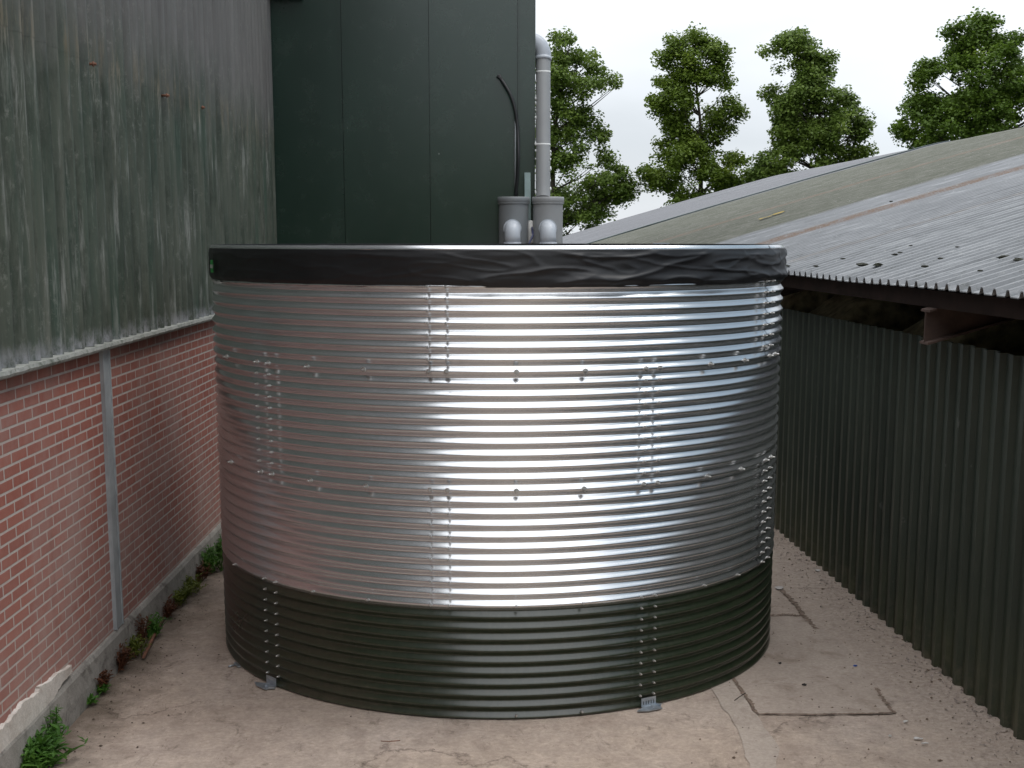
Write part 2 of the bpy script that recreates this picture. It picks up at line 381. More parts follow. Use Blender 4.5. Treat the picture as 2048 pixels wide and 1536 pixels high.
# ------------------------------------------------------------------ brick and cladding barn on the left
XW = -2.73; Y0, Y1 = -12., 16.2
barn = thing('barn', 'long barn with red brick base and mossy corrugated cladding above', 'barn', base=(XW, 8, 0))
b = MB(); n = 140
# ragged lower edge of the brickwork
edge = [(Y0, .26)]
y = Y0
while y < Y1:
    y = min(Y1, y+random.uniform(.10, .24)); z = .235+.02*noise.noise(Vector((y*1.3, 0, 0)))
    edge.append((y, z))
rows = [[(XW, q[0], 2.262) for q in edge], [(XW, q[0], q[1]) for q in edge]]
b.grid(rows, False, flip=True); b.box(XW-.3, XW-.004, Y0, Y1, .2, 2.262)
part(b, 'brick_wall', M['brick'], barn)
b = MB(); rows = []
for i in range(180):
    y = Y0+(Y1-Y0)*i/179; j = .008*noise.noise(Vector((y*2, 3, 0)))
    rows.append([(XW+.055+j, y, -.02), (XW+.050+j, y, .12), (XW+.034+j, y, .235+2*j), (XW+.018, y, .262+2*j), (XW-.01, y, .268)])
b.grid(rows, False); part(b, 'plinth', M['plinth'], barn)
b = MB(); b.box(XW-.02, XW+.022, 8.93, 9.09, .27, 2.262); b.box(XW+.022, XW+.028, 8.925, 8.945, .27, 2.26); b.box(XW+.022, XW+.028, 9.075, 9.095, .27, 2.26)
part(b, 'steel_post', M['post'], barn)
# remains of render over brick and plinth near the front
def render_patch(pix, x, name, mat, th=.02):
    pts = []
    for px, py in pix:
        d = ray(px, py); t = (x-0)/d.x; p = CAM+d*t; pts.append((p.y, p.z))
    q = []
    for a, c in zip(pts, pts[1:]+pts[:1]):
        for k in range(5):
            u = k/5; q.append((a[0]*(1-u)+c[0]*u+random.gauss(0, .006), a[1]*(1-u)+c[1]*u+random.gauss(0, .006)))
    n = len(q); mb = MB()
    cy = sum(p[0] for p in q)/n; cz = sum(p[1] for p in q)/n
    vs = [(x, p[0], p[1]) for p in q]+[(x-th-.03, p[0], p[1]) for p in q]
    mb.add(vs, [tuple(range(n))]+[(i, i+n, (i+1) % n+n, (i+1) % n) for i in range(n)])
    o = part(mb, name, mat, barn)
    bm = bmesh.new(); bm.from_mesh(o.data); bmesh.ops.recalc_face_normals(bm, faces=bm.faces); bm.to_mesh(o.data); bm.free(); return o
render_patch([(145,1332),(143,1348),(120,1372),(104,1408),(80,1440),(60,1480),(30,1530),(-30,1580),(-30,1490),(0,1462),(28,1432),(48,1406),(78,1384),(82,1372),(100,1362),(118,1346)], XW+.026, 'render_patch', M['render_'])
b = MB(); rows = []
for i in range(260):
    y = Y0+(Y1-Y0)*i/259; w = .007*sin(2*pi*y/.2); j = .004*noise.noise(Vector((y*6, 0, 5)))
    rows.append([(XW-.05, y, 2.262), (XW+0.074+w+j, y, 2.262+j), (XW+0.082+w+j, y, 2.278+j), (XW+0.076+w+j, y, 2.300+j), (XW-.05, y, 2.306)])
b.grid(rows, False); part(b, 'ledge', M['ledge'], barn)
TOPB = 8.8
def corr(x, z0, z1, y0, y1, pitch=.2045, amp=.036, ph=0., tilt=0):
    mb = MB(); n = int((y1-y0)/pitch*10); zs = [z0, z0+.03, (z0*.7+z1*.3), z1]; rows = []
    for z in zs:
        r = []
        for i in range(n+1):
            y = y0+(y1-y0)*i/n
            jag = .006*noise.noise(Vector((y*4, z0, 0))) if z == z0 else 0
            r.append((x+amp*cos(2*pi*(y-7.44)/pitch+ph)+tilt*(z1-z), y, z+jag))
        rows.append(r)
    return mb.grid(rows, True, flip=True)
part(corr(XW+.018, 2.302, 4.28, Y0, Y1), 'lower_cladding', M['cladL'], barn)
part(corr(XW+.0195, 4.15, TOPB, Y0, Y1), 'upper_cladding', M['cladU'], barn)
b = MB(); b.box(-9, XW-.03, Y0, Y1, 2.27, TOPB-.02); part(b, 'inner_wall', M['dark'], barn)
b = MB(); b.add([(XW+.25, Y0-.3, TOPB-.06), (XW+.25, Y1, TOPB-.06), (-9, Y1, TOPB+2.2), (-9, Y0-.3, TOPB+2.2)], [(0,1,2,3)])
b.add([(XW+.25, Y0-.3, TOPB-.02), (XW+.25, Y1, TOPB-.02), (-9, Y1, TOPB+2.24), (-9, Y0-.3, TOPB+2.24)], [(0,1,2,3)])
part(b, 'roof', M['cladU'], barn)
for px, py in ((182,128),(330,191),(402,215)):
    d = ray(px, py); p = CAM+d*((XW+.05)/d.x)
    b = MB(); b.tube([p-Vector((.03,0,0)), p+Vector((.035,0,.0))], .009, 8); b.tube([p+Vector((.012,0,0)), p+Vector((.018,0,0))], .018, 8)
    part(b, 'hook_bolt', M['rust'], barn)

# ------------------------------------------------------------------ tall dark green building behind
YB = 16.1; XR = .448
gb = thing('building', 'tall dark green metal panel building behind the tank', 'building', base=(-1.2, YB, 0))
xs = [-2.75, -1.857, -.817, .240]
for a, c in zip(xs, xs[1:]):
    b = MB(); b.box(a+.004, c-.004, YB, YB+.06, 0, 7.5); b.box(c-.030, c-.010, YB-.004, YB, 0, 7.5)
    part(b, 'wall_panel', M['gpanel'], gb)
b = MB(); b.box(.244, XR, YB-.006, YB+.05, 0, 7.5); b.box(XR-.012, XR+.003, YB-.012, YB+.2, 0, 7.5); b.box(.262, .270, YB-.012, YB-.006, 0, 7.5)
part(b, 'corner_flashing', M['gpanel'], gb)
b = MB(); b.box(-2.8, XR-.02, YB+.06, YB+9, 0, 7.4); b.box(XR-.02, XR, YB+.2, YB+9, 0, 7.5); part(b, 'side_wall', M['gpanel'], gb)
b = MB(); b.box(-2.9, XR+.1, YB-.1, YB+9.1, 7.5, 7.62); part(b, 'roof', M['gpanel'], gb)
b = MB(); b.box(-2.66, -2.30, YB-.16, YB-.01, 5.80, 7.3); part(b, 'downpipe_head', M['black'], gb)

# ------------------------------------------------------------------ shed with profiled sheet wall and long roof on the right
e_ = Vector((-.042, 1, 0)).normalized(); n_ = Vector((e_.y, -e_.x, 0))
E0 = Vector((2.89, 7.5, 0)); SY0, SY1 = -12., 50.
def shed(t, s, z): p = E0+e_*t+n_*s; return Vector((p.x, p.y, z))
RID = 9.8
def rz(s):
    if s > RID: s = 2*RID-s
    z = 2.70+.30*s-.002*s*s
    k = RID-s
    z += .04*s/RID
    if k < .6: z -= .03*(1-k/.6)**2
    return z
sh = thing('shed', 'low shed with dark ribbed sheet wall and long weathered corrugated roof', 'shed', base=(3.2, 8, 0))
b = MB(); pitch = .194; y = SY0; r0 = []; prof = [(0, .0), (.38, .0), (.47, .036), (.73, .036), (.82, .0)]
zs = [-.03, .5, 1.5, 2.305]
cols = []
t = SY0-7.5
while t < 42:
    for u, d in prof: cols.append((t+u*pitch, .30-d))
    t += pitch
rows = []
for z in zs: rows.append([shed(tt, s, z+(.006*noise.noise(Vector((tt*3, 0, 0))) if z > 2 else 0)) for tt, s in cols])
b.grid(rows, False, flip=True)
part(b, 'wall_sheet', M['sheet'], sh)
b = MB(); b.box(0, .05, 0, 1, 0, 1)
b = MB()
def sbox(mb, t0, t1, s0, s1, z0, z1, dz=0.):
    vs = [shed(t, s, z+(dz*(s-s0))) for t in (t0, t1) for s in (s0, s1) for z in (z0, z1)]
    mb.add(vs, [(0,1,3,2),(4,6,7,5),(0,4,5,1),(2,3,7,6),(0,2,6,4),(1,5,7,3)]); return mb
sbox(b, SY0-7.5, 42, .335, .40, 1.1, 1.2); sbox(b, SY0-7.5, 42, .335, .40, 2.1, 2.2); part(b, 'girt', M['darksteel'], sh)
b = MB(); sbox(b, SY0-7.5, 42, .04, .10, 2.555, 2.668); sbox(b, SY0-7.5, 42, .10, .13, 2.555, 2.57); part(b, 'eave_purlin', M['darksteel'], sh)
for k in range(-3, 9):
    t = 1.17+5.1*k; b = MB()
    for w0, w1, z0, z1 in ((-.08, .08, 2.311, 2.326), (-.006, .006, 2.326, 2.526), (-.08, .08, 2.526, 2.541)):
        vs = []
        for tt in (t+w0, t+w1):
            for s, dz in ((.0, 0.), (9.5, 9.5*.285)):
                for z in (z0, z1): vs.append(shed(tt, s, z+dz))
        b.add(vs, [(0,1,3,2),(4,6,7,5),(0,4,5,1),(2,3,7,6),(0,2,6,4),(1,5,7,3)])
    part(b, 'rafter', M['rafter'], sh)
def roofmesh(t0, t1, dz, pitch=.182, amp=.019):
    mb = MB(); n = int((t1-t0)/pitch); cols = []
    pr = [(0, -1), (.12, -1), (.34, 1), (.46, 1), (.5, 1), (.62, 1), (.88, -1)]
    pr = [(0, -1.), (.46, -1.), (.58, .9), (.62, 1.), (.72, 1.), (.76, .9), (.86, -1.)]
    for i in range(n):
        for u, h in pr: cols.append((t0+(i+u)*pitch, h*amp))
    ss = [0, .15, .5, 1, 2, 3, 4.5, 6, 7.5, 8.6, 9.2, 9.6, 9.8, 10.0, 10.4, 11, 13, 16, 19.6]
    rows = []
    for s in ss:
        row = []
        for tt, h in cols:
            jj = .010*noise.noise(Vector((tt*.5, s*.7, 0))) + .004*noise.noise(Vector((int(tt/1.1)*3.3, s*.3, 9)))
            ed = .012*noise.noise(Vector((int(tt/.91)*7.7, 0, 3))) if s == 0 else 0
            row.append(shed(tt, s+ed, rz(s)+h+jj+dz))
        rows.append(row)
    mb.grid(rows, False)
    rows2 = [[Vector((p.x, p.y, p.z-.007)) for p in r] for r in rows]
    mb.grid(rows2, False, flip=True)
    mb.grid([rows2[0], rows[0]], False)
    return mb
part(roofmesh(SY0-7.5, 26.4, 0), 'roof', M['roof'], sh)
part(roofmesh(26.4, 42.5, -.01), 'roof', M['roof'], sh, 'smoother grey far section of the roof')
b = MB()
for a, c in ((26.36, 26.46),):
    rows = [[shed(tt, s, rz(s)+dz) for tt, dz in ((a-.04, .028), (a-.04, .05), (c+.02, .05), (c+.02, -.12))] for s in (0, 2, 4, 6, 8, 9.2, 9.6, 9.8, 10, 12, 16)]
    b.grid(rows, False)
part(b, 'verge_trim', simple('verge_trim', (.10, .13, .13), .6), sh)
b = MB()
for t in (SY0-7.4, 42.3):
    pts = [shed(t, .31, 0)]+[shed(t, s, rz(s)-.06) for s in (.31, 3, 6, 9.8, 13, 16, 19.4)]+[shed(t, 19.4, 0)]
    b.add(pts, [tuple(range(len(pts)))])
sbox(b, SY0-7.4, 42.3, 19.3, 19.4, 0, 2.66)
part(b, 'gable_wall', M['dark'], sh)
# moss lumps on the roof edge
for px, py, sz in ((1568,528,.05),(1575,534,.04),(1632,535,.05),(1724,532,.085),(1756,532,.07),(1790,512,.05),(1800,508,.035),(1822,494,.03),(1914,497,.03),(2008,518,.08),(2036,523,.07),(1782,405,.05),(1850,536,.05),(1686,520,.04),(1880,520,.04),(1960,545,.035)):
    d = ray(px, py); p = None
    for k in range(400):
        q = CAM+d*(4+k*.1); s = (q-E0).dot(n_)
        if s > 0 and q.z < rz(s)+.02: p = q; break
    if p is None: continue
    b = MB(); rows = []; sz *= .42
    for i in range(7):
        th = pi*i/6; rows.append([(p.x+sz*1.2*sin(th)*cos(a)*(1+1.1*noise.noise(Vector((cos(a)*1.7+px, sin(a)*1.7, th*2)))), p.y+sz*1.0*sin(th)*sin(a)*(1+1.1*noise.noise(Vector((cos(a)*1.7+px, sin(a)*1.7, th*2)))), p.z+.012+sz*.45*cos(th)) for a in [2*pi*k/10 for k in range(10)]])
    b.grid(rows, False, closeu=True, flip=True)
    part(b, 'moss_clump', M['moss'], sh)
for px, py in ((1530,436),(1556,427)):
    d = ray(px, py)
    for k in range(600):
        q = CAM+d*(10+k*.05); s = (q-E0).dot(n_)
        if s > 0 and q.z < rz(s)+.03: break
    b = MB(); b.grid([[shed((q-E0).dot(e_)+v, s+u, rz(s+u)+.032+.01*random.random()) for v in (-.10,-.05,0,.05,.10)] for u in (-.10,-.04,.04,.10)], True)
    part(b, 'lichen_patch', M['yellow'], sh)

# bales and clay blocks inside
def bale(t, s, z0, r, w, label):
    rows = []
    mb = MB()
    prof = [(-w/2, 0), (-w/2, r*.6), (-w/2+.02, r*.93), (-w/2+.1, r), (-w/4, r*1.01), (0, r), (w/4, r*1.01), (w/2-.1, r), (w/2-.02, r*.93), (w/2, r*.6), (w/2, 0)]
    for u, rr in prof:
        row = []
        for k in range(36):
            a = 2*pi*k/36; q = rr*(1+.07*noise.noise(Vector((cos(a)*3, sin(a)*3, u*4+t))))
            row.append(shed(t+u, s+q*cos(a), z0+q*sin(a)))
        rows.append(row)
    mb.grid(rows, True, closeu=True)
    o = mb.build('straw_bale', M['hay'], loc=shed(t, s, 0)); tag(o, label, 'bale', 'old straw bales under the shed roof'); return o
bale(7.0, .98, 1.95, .62, 1.3, 'brown mouldy straw bale left of the projecting rafter, above the sheet wall')
bale(5.3, .98, 1.86, .60, 1.25, 'darker straw bale directly beside the projecting rafter end')
bale(2.7, 1.0, 1.80, .62, 1.3, 'straw bale deepest in shadow right of the projecting rafter')
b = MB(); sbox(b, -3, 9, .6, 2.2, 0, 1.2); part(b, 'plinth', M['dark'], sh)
def block(px0, px1, py0, py1, Y, lab, rot=0):
    a = at(px0, py1, Y); c = at(px1, py0, Y); b = MB()
    w = c.x-a.x; h = c.z-a.z; cx = (a.x+c.x)/2; 
    n = 10; ring = []
    for k in range(n):
        an = 2*pi*k/n+rot; sx = max(-1, min(1, 1.25*cos(an))); sz = max(-1, min(1, 1.25*sin(an)))
        ring.append((cx+w/2*sx, a.z+h/2+h/2*sz))
    b.grid([[(x, Y+dy, z) for x, z in ring] for dy in (0, .12)], False, closeu=True)
    b.add([(x, Y, z) for x, z in ring], [tuple(range(n))])
    o = b.build('clay_block', M['clay'], loc=(cx, Y, 0)); tag(o, lab, 'block', 'clay blocks behind the sheet wall')
block(1618, 1672, 610, 655, 13.9, 'rounded reddish clay block nearest the tank, behind the sheet wall')
block(1664, 1697, 604, 660, 13.5, 'square reddish clay block beside the straw bale')

# ------------------------------------------------------------------ the tank
TX, TY, R = 0., 9.96, 2.100
P = .0732; Z0 = .014; A = .0122
def ap(a): return a  # azimuth: 0 faces the camera, positive to the right
def cyl(a, r, z): return (TX+r*sin(a), TY-r*cos(a), z)
tank = thing('water_tank', 'round corrugated galvanised steel water tank with dark green bottom ring', 'tank', base=(TX, TY, 0))
def wallr(z):
    ph = 2*pi*(z-Z0)/P; c = cos(ph)
    return A*.93*(c+.072*cos(3*ph)+.020*cos(5*ph))
PER = 14
for course in range(4):
    zc0 = Z0+10*course*P; zc1 = zc0+10*P
    zb = zc0-(.42*P if course else .006); zt = zc1+.3*P
    offs = .0036*course
    a0 = (-46.2 if course % 2 == 0 else -9.9)
    for k in range(5):
        s0 = a0-1.9+72*k; s1 = a0+72+2.0+72*k-.0
        nn = 50; rows = []
        zl = []; z = zb
        while z < zt: zl.append(z); z += P/PER
        zl.append(zt)
        for z in zl:
            row = []
            for i in range(nn+1):
                ad = s0+(s1-s0)*i/nn; a = R_(ad)
                lift = .0022 if ad < s0+4.0 else 0.
                wob = .0012*noise.noise(Vector((ad*.035, z*.9, k+course*5)))+.0005*noise.noise(Vector((ad*.16, z*2.2, k)))
                row.append(cyl(a, R+offs+lift+wallr(z)+wob, z))
            rows.append(row)
        b = MB(); b.grid(rows, True, flip=False)
        # small lip thickness on the bottom and on the lapped edge
        lip = [[Vector(p) for p in rows[0]], [Vector(cyl(atan2(p[0]-TX, TY-p[1]), sqrt((p[0]-TX)**2+(p[1]-TY)**2)-.0025, p[2])) for p in rows[0]]]
        b.grid(lip, False)
        part(b, 'wall_sheet', M['galv'] if course else M['greensteel'], tank, ('dark green wall sheet of the bottom ring' if course == 0 else None))
# bolts
BO = []
def boltpos(ad, k, big=False, c=0): BO.append((ad, Z0+k*P, big, c))
for course, cols in ((0, (-48.0, -44.6, 25.6, 28.4)), (1, (-11.5, -8.4, 61.7, 65.5)), (2, (-48.3, -44.5, 25.6, 28.4)), (3, (-11.6, -8.5, 58.6, 62.3))):
    for ad in cols:
        for k in range(10*course+1, 10*course+(10 if course < 3 else 8)): boltpos(ad, k, False, course)
for row in (1, 2, 3):
    for ad in (-61, -48.1, -44.6, -34.6, -23, -11.5, -8.5, 3, 14.5, 25.6, 28.4, 40, 50.4, 62, 66): boltpos(ad, 10*row, row > 1, row)
for ad in (3, 14.5): boltpos(ad, .25, False, 0)
def boltmesh(mb, ad, z, big, c, ln=.026):
    a = R_(ad); nrm = Vector((sin(a), -cos(a), 0)); r = R+.0036*c+A*1.02+.0010; p = Vector(cyl(a, r, z))
    q = 1.1 if big else .85
    if big: mb.tube([p-nrm*.004, p+nrm*.003], .0165, 12, smooth=False)
    mb.tube([p-nrm*.003, p+nrm*.010*q], .0105*q, 6, smooth=False); mb.tube([p, p+nrm*ln*q], .0052*q, 8)
BO.sort(key=lambda t: (Vector(cyl(R_(t[0]), R, t[1]))-CAM).length)
for ad, z, big, c in BO[:100]:
    b = MB(); boltmesh(b, ad, z, big, c); part(b, 'bolt', M['zinc'], tank)
b = MB()
for ad, z, big, c in BO[100:]: boltmesh(b, ad, z, big, c)
o = part(b, 'bolts', M['zinc'], tank); o['kind'] = 'stuff'
# liner folded over the rim
b = MB(); rows = []; NA = 900
def lin(a_deg, u):
    """u 0..1 down the outside"""
    z = 2.944-.228*u
    s = a_deg
    am = .35+.65*min(1, max(0, (s+25)/30))
    w = am*(noise.noise(Vector((s*.075, u*2.0+.03*s, 0)))*.010 + noise.noise(Vector((s*.22+u*3, u*4.0, 4)))*.004)
    rd = 1-abs(noise.noise(Vector((s*.05+u*1.2, u*2.2-.03*s, 8)))*2.4); w += am*.012*max(0, rd)**4
    rd2 = 1-abs(noise.noise(Vector((s*.10-u*1.7, u*1.8+.05*s, 18)))*2.6); w += am*.007*max(0, rd2)**4
    if s > 36: w += .010*(s-36)/40*(noise.noise(Vector((s*.16, u*3.0, 12))))
    env = min(1, .2+u*5)*min(1, (1-u)*8+.15)
    bul = .016*math.exp(-((u-.80)/.10)**2)*(min(1, max(0, (s+12)/20)))*(.6+.5*noise.noise(Vector((s*.08, 3, 3))))
    bul -= .006*math.exp(-((u-.93)/.05)**2)
    top = .006*noise.noise(Vector((s*.25, 0, 7)))
    dz = .004*noise.noise(Vector((s*.12, 1, 1)))+.003*noise.noise(Vector((s*.5, 2, 1)))
    return R+.020+(w+.010)*env+bul, z+(dz if u > .9 else 0)+(top*.6 if u < .1 else 0)
us = [0, .05, .08, .12]+[.12+.83*k/26 for k in range(1, 27)]+[.975, 1.]
prof_in = [(-2.0*.0, .06)]
inner = [(0.02, .06), (R-.10, .06), (R-.06, .10), (R-.045, 1.5), (R-.04, 2.55), (R-.035, 2.86), (R-.030, 2.925), (R-.022, 2.943), (R-.008, 2.951), (R+.006, 2.951), (R+.017, 2.946)]
def circ(fn): return [fn(-180+360*i/NA) for i in range(NA)]
for r, z in inner:
    rows.append(circ(lambda s: cyl(R_(s), r, z+(.004*noise.noise(Vector((s*.25, 0, 7))) if z > 2.9 else 0))))
for u in us:
    def fn(s, u=u):
        r, z = lin(s, u); 
        if u == 0: r += .003; z -= .006
        return cyl(R_(s), r, z)
    rows.append(circ(fn))
rows.append(circ(lambda s: cyl(R_(s), R+.010, lin(s, 1.)[1]+.004)))
b.grid(rows, True, closeu=True, flip=True); 
part(b, 'liner', M['liner'], tank, 'black plastic liner folded over the rim')
# rising edge flap near the front
b = MB(); a = R_(-71); mats = None
def plate(ad, z0, z1, w, r, th):
    a = R_(ad); da = w/r/2; mb = MB()
    mb.grid([[cyl(a+da*k, r, z) for k in (-1, 0, 1)] for z in (z0, z1)], False); mb.grid([[cyl(a+da*k, r-th, z) for k in (-1, 1)] for z in (z1, z0)], False)
    mb.grid([[cyl(a+da*k, r-th*q, z1) for k in (-1, 1)] for q in (0, 1)], False); return mb
lb = part(plate(-66.5, 2.775, 2.860, .085, R+.054, .004), 'sticker', M['sticker'], tank)
part(plate(-66.5, 2.805, 2.830, .086, R+.0565, .004), 'sticker_band', M['stickerw'], lb)
# feet
def foot(ad, mini=False):
    a = R_(ad); nrm = Vector((sin(a), -cos(a), 0)); tg = Vector((cos(a), sin(a), 0)); o = Vector(cyl(a, R+A+.014, .012)); up = Vector((0,0,1))
    def bx(mb, t0, t1, n0, n1, z0, z1):
        vs = [o+tg*t+nrm*n+up*z for t in (t0, t1) for n in (n0, n1) for z in (z0, z1)]
        mb.add(vs, [(0,1,3,2),(4,6,7,5),(0,4,5,1),(2,3,7,6),(0,2,6,4),(1,5,7,3)])
    mb = MB()
    if mini:
        bx(mb, -.045, .045, 0, .02, 0, .012); mb.tube([o+tg*-.03+nrm*.01, o+tg*-.01+nrm*.07], .006, 8)
    else:
        bx(mb, -.055, .055, 0, .005, 0, .012); bx(mb, -.055, .055, 0, .005, .038, .058)
        for k in range(6): bx(mb, -.055+k*.0195, -.055+k*.0195+.0125, 0, .005, .012, .038)
        bx(mb, -.055, .055, .005, .085, -.002, .003)
        vs = [o+tg*t+nrm*n+up*z for (t, n) in ((-.055, .02), (-.125, .055), (-.055, .085)) for z in (-.001, .004)]
        mb.add(vs, [(0,2,4),(1,5,3),(0,1,3,2),(2,3,5,4),(4,5,1,0)])
        vs = [o+tg*t+nrm*n+up*z for (t, n) in ((.055, .005), (.085, .03), (.055, .06)) for z in (-.001, .012)]
        mb.add(vs, [(0,2,4),(1,5,3),(0,1,3,2),(2,3,5,4),(4,5,1,0)])
        mb.tube([o+nrm*.045+up*.002, o+nrm*.045+up*.014], .011, 6, smooth=False)
    part(mb, 'foot_bracket' if not mini else 'ground_anchor', M['zincplate'], tank)
foot(-46.6); foot(27.2); foot(-60.5, True)
# rim clip at the back of the rim
p0 = at(1306, 497, TY+R*.96); p1 = at(1338, 486, TY+R*.96)
b = MB(); b.box(p0.x, p1.x, p0.y-.03, p0.y+.05, p1.z-.012, p1.z); b.box(p0.x, p0.x+.03, p0.y-.03, p0.y+.03, 2.90, p1.z-.012); b.box(p1.x-.05, p1.x-.02, p0.y-.03, p0.y+.03, 2.90, p1.z-.012)
part(b, 'rim_clip', M['zincplate'], tank)

# ------------------------------------------------------------------ filter canisters and pipes behind the tank
def canister(cx, cy, mat, label, ex, ztop=3.50):
    c = thing('filter_canister', label, 'canister', 'grey filter canisters behind the tank', (cx, cy, 0))
    r = .180
    b = MB(); b.lathe([(r*.99, 0), (r*.99, ztop-.075)], (cx, cy, 0), 40); part(b, 'body', mat, c)
    b = MB(); b.lathe([(r*.9, ztop-.09), (r+.010, ztop-.082), (r+.013, ztop-.075), (r+.006, ztop-.068), (r+.013, ztop-.060), (r+.013, ztop-.010), (r+.006, ztop), (0.001, ztop+.004)], (cx, cy, 0), 40); part(b, 'cap', mat, c)
    ey = cy-r-.13; zc = 3.10; pts = [(ex, ey, 0), (ex, ey, 2.0), (ex, ey, zc-.05)]
    b = MB(); b.tube([(ex, ey, 0), (ex, ey, 2.96)], .098, 24); pp = part(b, 'inlet_pipe', M['pvclight'], c)
    arc = [(ex, ey, 2.96), (ex, ey, 3.03)]
    for k in range(0, 10):
        a = pi/2*k/9; arc.append((ex, ey+.10*(1-cos(a)), 3.03+.10*sin(a)*1.0))
    arc.append((ex, cy-r+.05, 3.13))
    b = MB(); b.tube(arc, .094, 24); b.tube([(ex, ey, 2.925), (ex, ey, 2.965)], .104, 24); b.tube([(ex, cy-r-.022, 3.13), (ex, cy-r+.03, 3.13)], .108, 24)
    part(b, 'elbow', M['pvclight'], c)
canister(.188, 15.85, M['pvcdark'], 'darker grey filter canister on the left with a thin cable rising from it', .172)
canister(.600, 15.85, M['pvc'], 'lighter grey filter canister on the right below the tall vertical pipe', .592)
v = thing('vent_pipe', 'tall grey vertical pipe beside the green building, bending into its side wall', 'pipe', base=(.545, 16.2, 0))
PB, PT = Vector((.540, 15.88, 3.50)), Vector((.548, 16.22, 5.18))
b = MB(); b.tube([PB, PT], .088, 28, False); part(b, 'pipe', M['pvc'], v)
arc = [PT-Vector((0, 0, .03)), PT]
for k in range(1, 10):
    a = pi/2*k/9; arc.append(PT+Vector((-.17*(1-cos(a)), 0, .17*sin(a))))
arc.append(PT+Vector((-.3, 0, .17)))
b = MB(); b.tube(arc, .096, 28); b.tube([PT-Vector((0, .008, .06)), PT-Vector((0, 0, .02))], .103, 28); part(b, 'elbow', M['pvclight'], v, 'light grey elbow at the top')
def along(z): u = (z-PB.z)/(PT.z-PB.z); return PB.lerp(PT, u)
for z in (4.98, 4.12):
    p = along(z); b = MB(); b.tube([p-Vector((0,0,.012)), p+Vector((0,0,.012))], .0905, 28); part(b, 'joint_seal', M['foam'], v, 'white sealant line')
for k in range(22):
    z = random.uniform(3.55, 4.95); p = along(z); sd = -1 if random.random() < .6 else 1
    q = p+Vector((sd*.088, -.03, 0)); s_ = random.uniform(.007, .015); b = MB()
    b.tube([q-Vector((0,0,s_*1.6)), q-Vector((0,0,s_*.5)), q+Vector((sd*.003,0,s_*.6)), q+Vector((0,0,s_*1.6))], [s_*.3, s_, s_*.8, s_*.3], 7)
    part(b, 'foam_fleck', M['foam'], v)
# cable from the wall hole into the left canister
pix = [(1002,158),(1010,170),(1022,190),(1031,220),(1036,262),(1037,310),(1035,350),(1031,396)]
b = MB(); pts = [at(x, y, YB-.03-.10*sin(pi*i/(len(pix)-1))*1.0-(.12 if i > 4 else 0)) for i, (x, y) in enumerate(pix)]
fine = []
for a, c in zip(pts, pts[1:]):
    for k in range(4): fine.append(a.lerp(c, k/4))
fine.append(pts[-1])
for _ in range(3): fine = [fine[0]]+[(fine[i-1]+fine[i]*2+fine[i+1])/4 for i in range(1, len(fine)-1)]+[fine[-1]]
b.tube(fine, .021, 10)
cb = thing('cable', 'black cable curving from a wall hole down into the left canister', 'cable', base=tuple(pts[-1]))
part(b, 'sheath', M['black'], cb)
b = MB()
for i, (dx, dz) in enumerate(((-.05, .03), (-.035, .045), (-.02, .05))):
    b.tube([pts[1], pts[0], pts[0]+Vector((dx, .0, dz))], .015, 8)
part(b, 'cable_end', M['black'], cb)
b = MB(); b.tube([at(1031, 222, YB-.012), at(1030, 396, YB-.012)], .008, 8)
tag(b.build('conduit', M['post'], loc=at(1030, 396, YB-.012)), 'thin grey conduit running straight up the green wall beside the black cable', 'conduit')
b = MB(); p0 = at(1049, 345, 15.95); p1 = at(1061, 345, 15.95); q0 = at(1056, 500, 15.95)
w = p1.x-p0.x
b.add([(p0.x, 15.95, p0.z), (p0.x+w, 15.95, p0.z), (q0.x+w*.9, 15.95, 0), (q0.x, 15.95, 0), (p0.x, 15.965, p0.z), (p0.x+w, 15.965, p0.z), (q0.x+w*.9, 15.965, 0), (q0.x, 15.965, 0)], [(0,1,2,3),(4,7,6,5),(0,4,5,1),(1,5,6,2),(2,6,7,3),(3,7,4,0)])
tag(b.build('metal_strip', simple('pale_zinc', (.33, .42, .41), .5, .3), loc=(q0.x, 15.95, 0)), 'pale upright metal strip behind the gap between the two canisters', 'strip')
p = at(1061, 450, 15.86)
b = MB(); b.lathe([(.001, -.22), (.03, -.215), (.036, -.18), (.036, .02), (.026, .05), (.001, .058)], p, 16)
tag(b.build('float_bottle', simple('white_plastic', (.72, .70, .66), .45), loc=p), 'small white plastic bottle wedged between the two grey canisters', 'bottle')
b = MB(); b.tube([at(1050, 500, 15.6), at(1058, 488, 15.62), at(1066, 470, 15.66), at(1064, 455, 15.8)], .012, 8)
tag(b.build('hose', M['navy'], loc=at(1050, 500, 15.6)), 'short dark blue hose end between the two grey canisters', 'hose')

